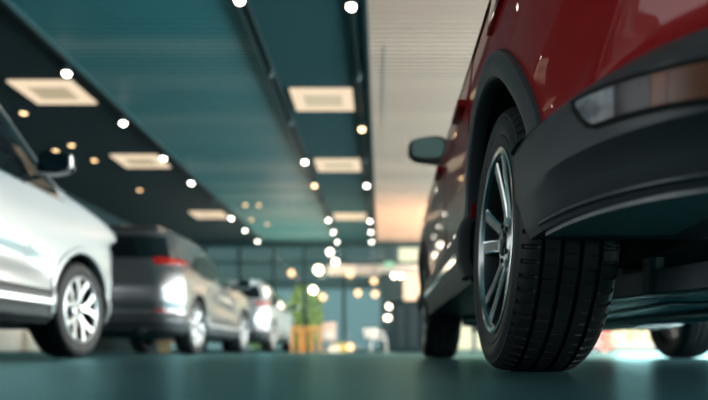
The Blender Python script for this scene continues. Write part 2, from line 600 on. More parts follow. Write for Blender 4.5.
def build_suv(name, loc, label, paint, cat='car', H=1.0, L=4.4, wheels=(0.93, 3.585), R=0.355, W=0.215, rimR=0.245, style='multi', rim_mats=None,
              hero=False, clad=True, cladmat=None, mirror_mat=None, widen=1.0, tail_mat=None, group=None, xface=0.885, cab=0.0, tumble=1.0, zk=0.474, ztail=0.80, mirror=(3.02, 1.02, 0.06)):
    car = empty(name, loc, 0, label, cat, group)
    lv = [(z, w * widen, a, b) for z, w, a, b in suv_levels(H, L, zk, 0.012 if hero else 0.0, cab, tumble)]
    cs = CarShape(L, lv, CORN_HERO if hero else (CORN if tumble == 1.0 else [(c[0], c[1], c[2], c[3], c[4], c[5] * (0.5 if c[0] > 1 else 1)) for c in CORN]), (0.010, 0.07) if hero else None)
    HZ = lambda z: zk + (z - 0.474) * H
    arch = [(y, R + 0.005) for y in wheels]
    ra = R + 0.058
    warp = None
    low = cut_wells(shell(cs, zsteps(cs, 0.287 if hero else 0.24, zk)), arch, ra, 0.885 * widen)
    obj('lower_bumper_and_sill', low, [cladmat or M['clad'], M['liner']], car, 28)
    top = cut_wells(shell(cs, zsteps(cs, zk, lv[-1][0])), arch, ra, 0.885 * widen)
    obj('body', top, [paint, M['liner']], car, 24)
    # arch mouldings
    for i, (yc, zc) in enumerate(arch):
        for side in (-1, 1):
            obj('wheel_arch_trim', arch_ring(cs, yc, zc, ra - 0.003, ra + (0.062 if hero else 0.05), -0.25 if i else -0.12, PI + ((0.12 if i else 0.25) if not hero else (0.1 if i else -0.27)), 0.020 if hero else 0.012, side, 48, 0.025 if hero else 0.05, 0.5 if hero and i == 0 else 0),
                (M['clad'] if clad else paint), car, 40)
    # glass
    belt = lin([(0.5, HZ(1.02)), (1.0, HZ(0.985)), (3.3, HZ(0.955))])
    for side in (-1, 1):
        top_line = lin([(0.75, HZ(1.06)), (1.25, HZ(1.27)), (1.9, HZ(1.36)), (2.5 + cab, HZ(1.35)), (2.9 + cab, HZ(1.24)), (3.22 + cab, HZ(1.0))])
        for nm, a, b in (('quarter_window', .80, 1.18), ('rear_door_window', 1.22, 2.02), ('front_door_window', 2.08, 3.18 + cab)):
            obj(nm, flank_patch(cs, a, b, lambda y: belt(y) + 0.025, top_line, 0.004, side, 20, 8), M['dark_glass'], car, 40)
        obj('window_trim', flank_patch(cs, .72, 3.26 + cab, lambda y: belt(y) + 0.005, lambda y: belt(y) + 0.022, 0.008, side, 30, 2), M['chrome'] if not hero else M['clad_gloss'], car, 40)
        if not hero:
            obj('pillar_trim', flank_patch(cs, 2.42, 3.30 + cab, lambda y: top_line(y) + 0.006, lambda y: top_line(y) + (0.050 if tumble == 1.0 else 0.07), 0.010, side, 24, 3), M['alloy_silver'] if tumble < 1 else paint, car, 40)
        # doors
        for nm, a, b in (('rear_door', wheels[0] + 0.36, 2.04), ('front_door', 2.052, wheels[1] - 0.52)):
            d = obj(nm, flank_patch(cs, a, b, lambda y: 0.50 if hero else 0.49, lambda y: belt(y) - 0.012, 0.0035, side, 24, 14, 0.012), paint, car, 40)
            yh = b - 0.16 if nm == 'front_door' and False else a + 0.16
            zh = HZ(0.86)
            px = cs.P(cs.q_of_y(yh, zh), zh, 0, side).x
            hb = box(px - 0.02 if side > 0 else px - 0.032, px + 0.032 if side > 0 else px + 0.02, yh - 0.09, yh + 0.09, zh - 0.014, zh + 0.014, 0.01)
            obj('door_handle', hb, M['chrome'] if not hero else paint, d, 40)
        # sill strip
        obj('sill_strip', flank_patch(cs, wheels[0] + 0.46, wheels[1] - 0.46, lambda y: 0.375, lambda y: 0.408, 0.010, side, 24, 3, 0.014), M['chrome'] if hero else M['alloy_silver'], car, 40)
        # door mirror
        ym, zm = mirror[0], HZ(mirror[1])
        px = cs.P(cs.q_of_y(ym, zm), zm, 0, side).x
        mb = bmesh.new()
        add_mirror(mb, px + side * mirror[2], ym, zm + 0.075, side)
        mo = obj('door_mirror', mb, mirror_mat or paint, car, 50)
        gb = bmesh.new()
        cx, cz = px + side * (mirror[2] + 0.105), zm + 0.08
        vs = []
        for k in range(28):
            a = 2 * PI * k / 28
            ex = abs(math.cos(a)) ** 0.6 * math.copysign(1, math.cos(a)) * 0.092
            ez = abs(math.sin(a)) ** 0.6 * math.copysign(1, math.sin(a)) * 0.058
            vs.append(gb.verts.new((cx + ex, ym - 0.074, cz + ez)))
        f = gb.faces.new(vs)
        r = bmesh.ops.extrude_face_region(gb, geom=[f])
        for v in [e for e in r['geom'] if isinstance(e, bmesh.types.BMVert)]: v.co.y += 0.02
        obj('mirror_glass', gb, M['mirror_glass'], mo, 40)
        if not hero:
            cxm = px + side * mirror[2]
            obj('mirror_chrome_edge', tube([(cxm - side * 0.02, ym - 0.066, zm + 0.004), (cxm + side * 0.12, ym - 0.066, zm - 0.004), (cxm + side * 0.195, ym - 0.064, zm + 0.018), (cxm + side * 0.217, ym - 0.064, zm + 0.06), (cxm + side * 0.215, ym - 0.064, zm + 0.12)], 0.012, 8), M['alloy_silver'], mo, 60)
        st = obj('mirror_stalk', tube([(px - side * 0.03, ym + 0.01, zm + 0.0), (px + side * 0.05, ym + 0.01, zm + 0.015), (px + side * 0.09, ym, zm + 0.05)], [0.03, 0.024, 0.03], 10, 0.6), M['clad'], mo, 40)
        # tail and head lamps
        obj('tail_lamp', rear_patch(cs, 1.15, 2.06, lambda q: HZ(ztail + 0.035 * (q - 0.7)), lambda q: HZ(ztail + 0.085 + 0.02 * (q - 0.7)), 0.012, side, 22, 6, 0.02), tail_mat or M['tail_red'], car, 40)
        obj('head_lamp', rear_patch(cs, 3.35, 4.55, lambda q: HZ(0.73), lambda q: HZ(0.80), 0.010, side, 20, 5, 0.02), M['lamp_clear'], car, 40)
        if not hero:
            obj('bumper_reflector', rear_patch(cs, 1.05, 1.6, lambda q: 0.50, lambda q: 0.53, 0.010, side, 10, 2, 0.015), M['tail_red'], car, 40)
            obj('exhaust_pipe', tube([(side * 0.55, 0.5, 0.27), (side * 0.55, 0.045, 0.27)], [0.04, 0.04], 20), M['chrome'], car, 40)
    # rear window, windscreen, plate recess
    bmw = bmesh.new()
    for side in (-1, 1):
        patch(cs, lambda u, v: (0.001 + u * 1.55, HZ(1.09) + v * (HZ(1.37) - HZ(1.09))), 16, 8, 0.004, side, 0.01, 0, bmw)
    obj('rear_window', bmw, M['dark_glass'], car, 40)
    bmw = bmesh.new()
    for side in (-1, 1):
        patch(cs, lambda u, v: (5 - 0.001 - u * 1.25, HZ(1.055) + v * (HZ(1.40) - HZ(1.055))), 16, 10, 0.004, side, 0.01, 0, bmw)
    obj('windscreen', bmw, M['dark_glass'], car, 40)
    bmw = bmesh.new()
    for side in (-1, 1):
        patch(cs, lambda u, v: (5 - 0.001 - u * 0.8, 0.50 + v * 0.20), 10, 5, 0.006, side, 0.012, 0, bmw)
    obj('radiator_grille', bmw, M['clad_gloss'], car, 40)
    bmw = bmesh.new()
    for side in (-1, 1):
        patch(cs, lambda u, v: (0.001 + u * 0.95, HZ(0.56) + v * (HZ(1.05) - HZ(0.56))), 12, 14, 0.004, side, 0.012, 0, bmw)
    tg = obj('tailgate', bmw, paint, car, 40)
    y_t = cs.yr(HZ(0.76))
    obj('chrome_bar', box(-0.36, 0.36, y_t - 0.02, y_t + 0.02, HZ(0.775), HZ(0.80), 0.006), M['chrome'], tg, 40)
    # rear spoiler
    zs_ = HZ(1.44)
    ys_ = cs.yr(zs_)
    sp = bmesh.new()
    secs = []
    for k in range(13):
        x = -0.60 + 1.2 * k / 12
        e = 1 - (abs(x) / 0.66) ** 3
        dy = -0.10 * e
        secs.append([sp.verts.new(p) for p in ((x, ys_ + 0.30, zs_ + 0.065), (x, ys_ + 0.02 + dy, zs_ + 0.045), (x, ys_ - 0.01 + dy, zs_ + 0.03), (x, ys_ + 0.15, zs_ - 0.01))])
    for A, B in zip(secs, secs[1:]):
        for j in range(4): sp.faces.new((A[j], B[j], B[(j + 1) % 4], A[(j + 1) % 4]))
    sp.faces.new(secs[0]); sp.faces.new(secs[-1])
    obj('roof_spoiler', sp, paint if not hero else M['clad_gloss'], car, 40)
    # roof rails
    for side in (-1, 1):
        z1 = HZ(1.50)
        obj('roof_rail', tube([(side * 0.575, 0.95, z1 - 0.04), (side * 0.575, 1.03, z1 + 0.012), (side * 0.585, 1.7, z1 + 0.022), (side * 0.575, 2.0, z1 - 0.0), (side * 0.565, 2.1, z1 - 0.03)], 0.014, 8), M['steel'], car, 40)
    rm = rim_mats or [M['alloy_silver'], M['alloy_dark']]
    for i, y in enumerate(wheels):
        for side in (-1, 1):
            det = hero and i == 0 and side == -1
            add_wheel(car, side * xface * widen, y, R, W, rimR, side, style, rm, det, math.radians(1.2) if hero else 0)
    if not hero:
        obj('floor_pan', box(-0.62, 0.62, 0.45, L - 0.6, 0.225, 0.25, 0.01), M['under'], car)
    return car, cs

def add_mirror(bm, cx, cy, cz, side):
    """rounded teardrop mirror shell, flat at the rear (glass) side, elongated outwards"""
    nu, nv = 10, 24
    rings = []
    for i in range(nu + 1):
        t = i / nu
        y = cy - 0.062 + 0.15 * t
        s = math.sqrt(max(0.0, 1 - (max(0, t - 0.12) / 0.88) ** 2.2)) * 0.98 + 0.02
        if i == 0: s *= 0.96
        ring = []
        for k in range(nv):
            a = 2 * PI * k / nv
            ex = abs(math.cos(a)) ** 0.6 * math.copysign(1, math.cos(a))
            ez = abs(math.sin(a)) ** 0.6 * math.copysign(1, math.sin(a))
            ring.append(bm.verts.new((cx + side * 0.105 + ex * 0.115 * s, y, cz + ez * (0.076 - 0.012 * ex * side) * s)))
        rings.append(ring)
    for a, b in zip(rings, rings[1:]):
        for k in range(nv):
            bm.faces.new((a[k], a[(k + 1) % nv], b[(k + 1) % nv], b[k]))
    bm.faces.new(rings[0]); bm.faces.new(rings[-1])

# ------------------------------------------------------------------ the red car
RX, RY = 1.276, 0.74
red, rcs = build_suv('suv', (RX, RY, 0), 'red SUV with grey wheel arch trim, its rear tyre standing closest to the camera', M['red'], R=0.352, W=0.225, rimR=0.245,
                     style='twin', rim_mats=[M['alloy'], M['alloy_dark']], hero=True, mirror_mat=M['black_paint'], H=1.07, zk=0.497, xface=0.890, widen=1.09, mirror=(2.82, 1.07, -0.012))
# bumper lamp (left and right): black frame with four lens sections
for side in (-1, 1):
    lo = lin([(0.5, 0.378), (1.275, 0.381), (1.615, 0.394), (1.685, 0.396)])
    hi = lin([(0.5, 0.422), (1.275, 0.424), (1.423, 0.428), (1.553, 0.434), (1.685, 0.441)])
    Q0, Q1 = 0.50, 1.685
    def edge(u, v):
        q = Q0 + (Q1 - Q0) * u
        a, b = lo(q), hi(q)
        tip = max(0, (q - 1.615) / 0.07)
        return q, a + (b - a) * (0.85 * tip ** 1.6 + (1 - 0.85 * tip ** 1.6) * v)
    def frame(u, v):
        q = Q0 - 0.03 + (Q1 + 0.025 - Q0 + 0.03) * u
        a, b = lo(q) - 0.007, hi(q) + 0.008
        tip = max(0, (q - 1.625) / 0.085)
        return q, a + (b - a) * (0.75 * tip ** 1.6 + (1 - 0.75 * tip ** 1.6) * v)
    uq = lambda q: (q - Q0) / (Q1 - Q0)
    fr = obj('bumper_lamp', patch(rcs, frame, 40, 8, 0.004, side, 0.008), M['liner'], red, 40)
    for nm, u0, u1, mt in (('clear_lens', uq(1.547), 1.0, 'lamp_clear'), ('smoked_lens', uq(1.440), uq(1.545), 'lamp_smoke'), ('amber_lens', uq(1.397), uq(1.438), 'lamp_amber'), ('rose_lens', 0.0, uq(1.395), 'lamp_rose')):
        obj(nm, patch(rcs, lambda u, v, u0=u0, u1=u1: edge(u0 + (u1 - u0) * u, v), 16, 6, 0.006, side, 0.006), M[mt], fr, 40)
# underbody of the red car (local coordinates)
def U(x, y): return (x - RX, y - RY)
ub = bmesh.new()
add_box(ub, -0.60, 0.60, 1.35, 2.2, 0.235, 0.275, 0, 0.01)
add_box(ub, -0.60, 0.60, 2.3, 3.9, 0.225, 0.265, 0, 0.01)
obj('floor_pan', ub, M['galv'], red, 30)
for side in (-1, 1):
    t = bmesh.new()
    outer = [rcs.P(1.15 + 0.78 * k / 14, 0.290, -0.012, side) for k in range(15)]
    q_ = [Vector((p.x, p.y, 0.279)) for p in outer] + [Vector((side * a, b, 0.277)) for a, b in ((0.72, 0.42), (0.735, 0.25), (0.70, 0.12))]
    vs = [t.verts.new(p) for p in q_]
    f = t.faces.new(vs)
    r = bmesh.ops.extrude_face_region(t, geom=[f])
    for v in [e for e in r['geom'] if isinstance(e, bmesh.types.BMVert)]: v.co.z += 0.010
    obj('undertray', t, M['tray'], red)
    obj('bumper_lip', tube([rcs.P(0.9 + 1.02 * k / 30, 0.300, 0.001, side) for k in range(31)], 0.0035, 8), M['lip'], red, 60)
    # trailing arm, spring, damper
    x0 = side * 0.66
    ob_ = bar((side * 0.62, 1.05, 0.232), (side * 0.42, 0.16, 0.215), 0.10, 0.062, 0.012)
    obj('trailing_arm', ob_, M['under'], red, 40)
    sp = bmesh.new()
    pts = [(side * 0.52 + 0.05 * math.cos(a), 0.86 + 0.05 * math.sin(a), 0.26 + 0.012 * a) for a in [k * PI / 8 for k in range(0, 96)]]
    add_tube(sp, pts, 0.007, 6)
    obj('coil_spring', sp, M['under_grey'], red, 60)
    obj('damper', tube([(side * 0.60, 0.78, 0.20), (side * 0.58, 0.80, 0.55)], 0.025, 12), M['under'], red, 40)
    obj('lower_control_arm', tube([(side * 0.70, 3.55, 0.24), (side * 0.45, 3.45, 0.235), (side * 0.32, 3.25, 0.25)], [0.025, 0.03, 0.025], 10, 0.7), M['under_grey'], red, 50)
    obj('drive_shaft', tube([(side * 0.70, 3.585, 0.345), (side * 0.25, 3.585, 0.33)], 0.018, 12), M['under_grey'], red, 50)
obj('rear_axle_beam', tube([(-0.62, 0.95, 0.25), (-0.3, 0.98, 0.265), (0.3, 0.98, 0.265), (0.62, 0.95, 0.25)], 0.035, 14), M['under'], red, 50)
obj('exhaust_pipe', tube([(0.12, 1.3, 0.21), (0.05, 1.8, 0.20), (-0.02, 2.4, 0.205), (0.0, 3.3, 0.22)], 0.028, 14), M['steel'], red, 60)
obj('muffler', tube([(-0.30, 0.62, 0.31), (-0.27, 0.62, 0.31), (0.27, 0.62, 0.31), (0.30, 0.62, 0.31)], [0.07, 0.10, 0.10, 0.07], 24, 0.7), M['under'], red, 40)
obj('heat_shield', box(-0.22, 0.22, 1.5, 2.6, 0.222, 0.228), M['steel'], red)
obj('front_subframe', bar((-0.52, 3.25, 0.215), (0.52, 3.25, 0.215), 0.14, 0.05, 0.012), M['under_grey'], red, 40)
obj('anti_roll_bar', tube([(-0.62, 3.1, 0.23), (-0.5, 3.02, 0.205), (0.5, 3.02, 0.205), (0.62, 3.1, 0.23)], 0.013, 10), M['steel'], red, 60)
obj('engine_undercover', box(-0.55, 0.55, 3.5, 4.2, 0.205, 0.225, 0.006), M['under'], red)
for k, zz in enumerate((0.36, 0.335, 0.31)):
    obj('underbody_bracket', box(-0.62, -0.42, 0.38 + 0.05 * k, 0.40 + 0.05 * k, zz - 0.012, zz, 0.003), M['under_grey'], red)

# ------------------------------------------------------------------ the other cars
white, wcs = build_suv('suv', (-3.19, 0.93, 0), 'white SUV at the far left edge with its silver front wheel and chrome mirror showing', M['white'], R=0.365, W=0.235, rimR=0.25,
                       style='multi', rim_mats=[M['alloy_silver'], M['alloy_dark']], clad=False, H=1.33, L=4.62, wheels=(0.95, 3.74), cab=0.2, tumble=0.45, widen=1.02, mirror=(3.16, 1.035, 0.045), mirror_mat=M['clad_gloss'])
silver, scs = build_suv('suv', (-3.30, 6.97, 0), 'silver grey SUV with red tail lamps parked behind the white SUV', M['silver'], R=0.355, rimR=0.245, style='seven', clad=False, H=1.07, ztail=1.00, widen=1.05)
pearl, pcs = build_suv('suv', (-3.25, 12.5, 0), 'pale silver SUV third in the left row, beyond the silver grey SUV', M['pearl'], R=0.355, rimR=0.245, style='seven', clad=False, H=1.06, ztail=0.93)

# ------------------------------------------------------------------ room
HC = 3.66
Y0, Y1 = -5.0, 20.3
XL, XR = -7.2, 7.5

def floor_mat():
    m, N, L = new_mat('dark_teal_floor_tiles')
    b = N['Principled BSDF']
    tc = N.new('ShaderNodeTexCoord')
    br = N.new('ShaderNodeTexBrick')
    br.offset = 0.0
    br.inputs['Scale'].default_value = 1.0
    br.inputs['Brick Width'].default_value = 0.8; br.inputs['Row Height'].default_value = 0.8
    br.inputs['Mortar Size'].default_value = 0.003; br.inputs['Mortar Smooth'].default_value = 0.2
    br.inputs['Color1'].default_value = (0.004, 0.085, 0.105, 1); br.inputs['Color2'].default_value = (0.005, 0.095, 0.115, 1)
    br.inputs['Mortar'].default_value = (0.008, 0.024, 0.028, 1)
    mp = N.new('ShaderNodeMapping'); mp.inputs['Rotation'].default_value = (0, 0, math.radians(0)); mp.inputs['Location'].default_value = (0.22, 0.15, 0)
    L.new(tc.outputs['Object'], mp.inputs['Vector']); L.new(mp.outputs['Vector'], br.inputs['Vector'])
    no = N.new('ShaderNodeTexNoise'); no.inputs['Scale'].default_value = 2.5; no.inputs['Detail'].default_value = 6
    L.new(tc.outputs['Object'], no.inputs['Vector'])
    mx = N.new('ShaderNodeMixRGB'); mx.blend_type = 'MULTIPLY'; mx.inputs['Fac'].default_value = 0.6
    L.new(br.outputs['Color'], mx.inputs['Color1']); L.new(no.outputs['Fac'], mx.inputs['Color2'])
    mr = N.new('ShaderNodeMapRange'); mr.inputs['To Min'].default_value = 0.24; mr.inputs['To Max'].default_value = 0.40
    L.new(no.outputs['Fac'], mr.inputs['Value'])
    bp = N.new('ShaderNodeBump'); bp.inputs['Strength'].default_value = 0.3; bp.inputs['Distance'].default_value = 0.002; bp.invert = True
    L.new(br.outputs['Fac'], bp.inputs['Height'])
    N.remove(b)
    df = N.new('ShaderNodeBsdfDiffuse'); gl = N.new('ShaderNodeBsdfGlossy'); ms = N.new('ShaderNodeMixShader'); fr = N.new('ShaderNodeFresnel')
    gl.inputs['Color'].default_value = (0.22, 0.42, 0.44, 1); fr.inputs['IOR'].default_value = 1.4
    L.new(mx.outputs['Color'], df.inputs['Color']); L.new(mr.outputs['Result'], gl.inputs['Roughness'])
    for x in (df, gl, fr): L.new(bp.outputs['Normal'], x.inputs['Normal'])
    L.new(fr.outputs[0], ms.inputs['Fac']); L.new(df.outputs[0], ms.inputs[1]); L.new(gl.outputs[0], ms.inputs[2])
    L.new(ms.outputs[0], N['Material Output'].inputs['Surface'])
    return m
M['floor'] = floor_mat()
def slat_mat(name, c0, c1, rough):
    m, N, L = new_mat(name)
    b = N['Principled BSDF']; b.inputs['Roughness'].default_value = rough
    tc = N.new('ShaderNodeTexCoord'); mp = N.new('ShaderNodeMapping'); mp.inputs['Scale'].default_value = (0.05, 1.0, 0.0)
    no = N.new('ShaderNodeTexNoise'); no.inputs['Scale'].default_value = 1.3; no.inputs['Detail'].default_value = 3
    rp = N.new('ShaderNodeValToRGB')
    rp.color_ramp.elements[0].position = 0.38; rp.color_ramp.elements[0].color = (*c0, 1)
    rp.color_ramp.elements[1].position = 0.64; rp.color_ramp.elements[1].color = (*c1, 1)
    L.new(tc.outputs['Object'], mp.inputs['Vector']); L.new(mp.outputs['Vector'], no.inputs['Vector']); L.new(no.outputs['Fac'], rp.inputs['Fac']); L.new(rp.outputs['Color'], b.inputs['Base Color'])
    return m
M['rib_left'] = slat_mat('slats_painted_teal_cast', (0.040, 0.25, 0.285), (0.175, 0.345, 0.35), 0.5)  # teal grading cast put into the left bay's slat colour
M['rib_right'] = slat_mat('slats_painted_warm_light', (0.82, 0.60, 0.48), (0.97, 0.72, 0.57), 0.5)  # warm light put into the right bay's slat colour
M['gap_shade'] = pbr('painted_gap_shade', (0.012, 0.03, 0.032), 0.8)  # shade between the slats, painted dark on the groove faces
M['conduit'] = pbr('grey_conduit', (0.52, 0.50, 0.46), 0.6)
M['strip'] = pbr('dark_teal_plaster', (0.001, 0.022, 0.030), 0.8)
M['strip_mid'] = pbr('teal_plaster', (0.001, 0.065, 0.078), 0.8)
M['frame'] = pbr('dark_teal_frame', (0.012, 0.045, 0.05), 0.5)
M['wall_dark'] = pbr('dark_teal_wall', (0.006, 0.03, 0.036), 0.8)
M['wall_rear'] = pbr('grey_teal_wall', (0.02, 0.035, 0.038), 0.7)
M['wall_pale'] = pbr('pale_wall', (0.6, 0.55, 0.48), 0.8)
M['beige'] = pbr('beige_board', (0.72, 0.58, 0.46), 0.6)
M['fascia'] = pbr('pale_fascia', (0.75, 0.66, 0.58), 0.6)
M['pane'] = glass('window_glass', (0.55, 0.68, 0.70), 1.6)
M['pane_clear'] = glass('clear_window_glass', (0.90, 0.95, 0.95), 1.45)

bm = box(XL - 0.3, XR + 0.1, Y0, Y1 + 0.2, -0.1, 0.0)
struct('floor', bm, M['floor'])

def ribbed(x0, x1, y0, y1, z, pitch=0.1):
    """corrugated soffit: ribs run across the room"""
    bm = bmesh.new()
    prof = []
    n = int((y1 - y0) / pitch)
    for k in range(n):
        y = y0 + k * pitch
        prof += [(y, z), (y + pitch * 0.74, z), (y + pitch * 0.745, z + 0.04), (y + pitch * 0.995, z + 0.04)]
    prof.append((y0 + n * pitch, z))
    a = [bm.verts.new((x0, y, zz)) for y, zz in prof]
    b = [bm.verts.new((x1, y, zz)) for y, zz in prof]
    for i in range(len(prof) - 1):
        bm.faces.new((a[i], a[i + 1], b[i + 1], b[i])).material_index = 0 if i % 4 == 0 else 1
    return bm
XS = [-3.85, -1.48, -0.16]
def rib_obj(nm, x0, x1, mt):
    return struct(nm, ribbed(x0, x1, Y0, Y1, HC), [mt, M['gap_shade']])
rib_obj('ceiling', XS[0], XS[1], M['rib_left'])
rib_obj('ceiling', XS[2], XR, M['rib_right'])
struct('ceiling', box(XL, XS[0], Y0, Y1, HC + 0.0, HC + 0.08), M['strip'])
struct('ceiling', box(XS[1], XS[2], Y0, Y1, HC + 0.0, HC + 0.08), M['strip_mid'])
struct('ceiling', box(XL, XR, Y0, Y1 + 0.1, HC + 0.085, HC + 0.2), M['wall_dark'])
struct('wall_back', box(XL - 0.2, XR + 0.1, Y0 - 0.2, Y0, 0, HC + 0.2), M['wall_rear'])
struct('wall_left', box(XL - 0.2, XL, Y0, Y1, 0, HC + 0.2), M['wall_dark'])
# edge trims beside the strips
struct('trim_1', box(XS[0] - 0.03, XS[0] + 0.03, Y0, Y1, HC - 0.06, HC + 0.01), M['frame'])
struct('trim_2', box(XS[1] - 0.02, XS[1] + 0.02, Y0, Y1, HC - 0.05, HC + 0.01), M['frame'])
struct('trim_3', box(XS[2] - 0.02, XS[2] + 0.02, Y0, Y1, HC - 0.05, HC + 0.01), M['frame'])

struct('ceiling_conduit', box(0.040, 0.060, 7.2, 9.8, HC - 0.006, HC + 0.004), M['conduit'])  # thin conduit running along the ceiling of the right bay
# back glazing: mullions and transoms, panes between
mull = [-7.1, -5.85, -4.70, -3.56, -2.53, -1.23, 0.26, 1.6, 3.1, 4.6, 6.1, 7.4]
for i, (a, b) in enumerate(zip(mull, mull[1:])):
    bm = bmesh.new()
    t = 0.055
    add_box(bm, a - t, a + t, Y1 - 0.08, Y1 + 0.08, 0.0, HC)
    for z0, z1 in ((0.0, 0.08), (2.22, 2.34), (2.92, 3.0), (3.46, 3.66)):
        add_box(bm, a + t, b - t, Y1 - 0.06, Y1 + 0.06, z0, z1)
    w = struct('window_%d' % (i + 1), bm, M['frame'])
    g = obj('window_pane', box(a + t - 0.01, b - t + 0.01, Y1 - 0.008, Y1 + 0.008, 0.07, 3.48), M['pane'], w)
# right glazing
for i in range(6):
    a, b = Y0 + i * 4.2, Y0 + (i + 1) * 4.2
    bm = bmesh.new()
    add_box(bm, XR - 0.07, XR + 0.07, a - 0.06, a + 0.06, 0.0, HC)
    add_box(bm, XR - 0.05, XR + 0.05, a + 0.06, b - 0.06, 0.0, 0.08)
    add_box(bm, XR - 0.05, XR + 0.05, a + 0.06, b - 0.06, 3.46, 3.66)
    w = struct('window_%d' % (i + 12), bm, M['frame'])
    obj('window_pane', box(XR - 0.008, XR + 0.008, a + 0.05, b - 0.05, 0.07, 3.48), M['pane_clear'], w)

# fascia over the entrance doors and the dark pillar by them
struct('trim_4', box(-1.75, 1.3, Y1 - 0.22, Y1 - 0.10, 2.52, 2.86), M['fascia'])
struct('trim_5', box(-0.02, 1.35, Y1 - 0.95, Y1 - 0.3, 0.0, 2.5), M['wall_dark'])

# ------------------------------------------------------------------ ceiling AC cassettes with painted glow
M['panel_glow'] = emit('frame_painted_glow', (1.0, 0.80, 0.56), 0.65)  # glow put into the AC cassette frame, which is no lamp
M['panel_louvre'] = pbr('beige_louvre_painted_glow', (0.55, 0.46, 0.34), 0.6, emis=((1.0, 0.78, 0.5), 0.22))  # faint glow put into the cassette louvre as well
def ac_panel(x, y, label, proto=[None]):
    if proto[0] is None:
        t = empty('ac_cassette', (x, y, HC), 0)
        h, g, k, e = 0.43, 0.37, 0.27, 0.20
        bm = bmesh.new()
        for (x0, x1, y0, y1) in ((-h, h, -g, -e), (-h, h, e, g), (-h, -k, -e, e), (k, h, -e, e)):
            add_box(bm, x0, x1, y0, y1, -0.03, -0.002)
        obj('glowing_frame', bm, M['panel_glow'], t)
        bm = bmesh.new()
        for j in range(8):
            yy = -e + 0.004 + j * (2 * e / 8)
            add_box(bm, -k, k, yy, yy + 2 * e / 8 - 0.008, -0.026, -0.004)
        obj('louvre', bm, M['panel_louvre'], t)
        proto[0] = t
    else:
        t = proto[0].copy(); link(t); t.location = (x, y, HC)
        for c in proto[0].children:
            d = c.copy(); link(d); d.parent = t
    tag(t, label, 'ceiling light', 'square AC cassettes with painted glow set in the dark ceiling strips')
for (x, y, lb) in ((-0.83, 8.75, 'square AC cassette with painted glow nearest the camera in the middle teal ceiling strip'),
                   (-0.83, 11.85, 'second square AC cassette with painted glow along the middle teal ceiling strip'),
                   (-0.83, 16.4, 'farthest square AC cassette with painted glow of the middle teal ceiling strip'),
                   (-4.56, 8.5, 'square AC cassette with painted glow nearest the camera in the dark left ceiling strip'),
                   (-4.56, 11.6, 'second square AC cassette with painted glow along the dark left ceiling strip'),
                   (-4.56, 16.2, 'farthest square AC cassette with painted glow of the dark left ceiling strip')):
    ac_panel(x, y, lb)

# ------------------------------------------------------------------ track lights
M['spot_on'] = emit('spotlight_lamp', (1.0, 0.93, 0.80), 11.0)
M['spot_warm'] = emit('warm_spotlight_lamp', (1.0, 0.66, 0.32), 7.0)
M['spot_off'] = pbr('unlit_lamp', (0.02, 0.05, 0.055), 0.3)
M['track'] = pbr('track_black', (0.004, 0.02, 0.024), 0.5)
protoS = {}
def spotlight(x, y, state, label):
    if state not in protoS:
        t = empty('spotlight', (x, y, HC))
        bm = bmesh.new()
        add_lathe(bm, [(0.012, -0.045), (0.012, -0.09)], 10, (0, 0, 0), 'z', 0, True, True)
        obj('stem', bm, M['track'], t, 40)
        bm = bmesh.new()
        add_lathe(bm, [(0.028, 0.0), (0.046, -0.01), (0.05, -0.05), (0.05, -0.085), (0.043, -0.085), (0.04, -0.06)], 20, (0, 0, -0.09), 'z', 0, True, True)
        obj('lamp_housing', bm, M['track'], t, 40)
        bm = bmesh.new()
        add_lathe(bm, [(0.044, -0.075), (0.044, -0.09), (0.038, -0.108), (0.024, -0.120), (0.001, -0.125)], 20, (0, 0, -0.09), 'z', 0, True, True)
        obj('lamp_lens', bm, M['spot_' + state], t, 60)
        protoS[state] = t
    else:
        p = protoS[state]
        t = p.copy(); link(t); t.location = (x, y, HC)
        for c in p.children:
            d = c.copy(); link(d); d.parent = t
    grp = {'on': 'white lit track spotlights', 'warm': 'amber lit track spotlights', 'off': 'unlit track spotlights'}[state]
    tag(t, label, 'spotlight', grp)
def nth(k): return ('first', 'second', 'third', 'fourth', 'fifth', 'sixth', 'seventh', 'eighth', 'ninth', 'tenth')[k]
HS = 1.0
TRK = {
 'left': (-3.89, [(7.55, 'on'), (9.2, 'on'), (10.9, 'on'), (12.5, 'on'), (14.2, 'off'), (15.85, 'on'), (17.45, 'on'), (19.2, 'on')]),
 'middle': (-1.384, [(5.97, 'on'), (7.6, 'off'), (9.25, 'off'), (11.1, 'on'), (12.7, 'warm'), (14.2, 'off'), (16.05, 'on'), (17.7, 'on'), (19.3, 'on')]),
 'right': (-0.296, [(6.08, 'on'), (7.7, 'off'), (9.45, 'warm'), (11.1, 'off'), (12.7, 'on'), (14.2, 'off'), (16.2, 'on'), (17.7, 'on'), (19.3, 'on')]),
}
WHERE = {'left': 'dark left ceiling strip', 'middle': 'left side of the middle teal ceiling strip', 'right': 'right side of the middle teal ceiling strip'}
for nm, (x, lst) in TRK.items():
    t = obj('lighting_track', box(x - 0.018, x + 0.018, 4.0, Y1 - 0.15, HC - 0.046, HC - 0.001), M['track'])
    tag(t, {'left': 'black lighting track along the edge of the dark left ceiling strip', 'middle': 'black lighting track along the left side of the middle ceiling strip',
            'right': 'black lighting track along the right side of the middle ceiling strip'}[nm], 'lighting track', 'ceiling lighting tracks')
    cnt = {'on': 0, 'warm': 0, 'off': 0}
    for y, st in lst:
        wd = {'on': 'white glowing', 'warm': 'amber glowing', 'off': 'unlit dark'}[st]
        spotlight(x, y, st, '%s spotlight, %s %s one along the %s track' % (wd, nth(cnt[st]), wd.split()[0], {'left': 'left', 'middle': 'middle', 'right': 'right'}[nm]))
        cnt[st] += 1

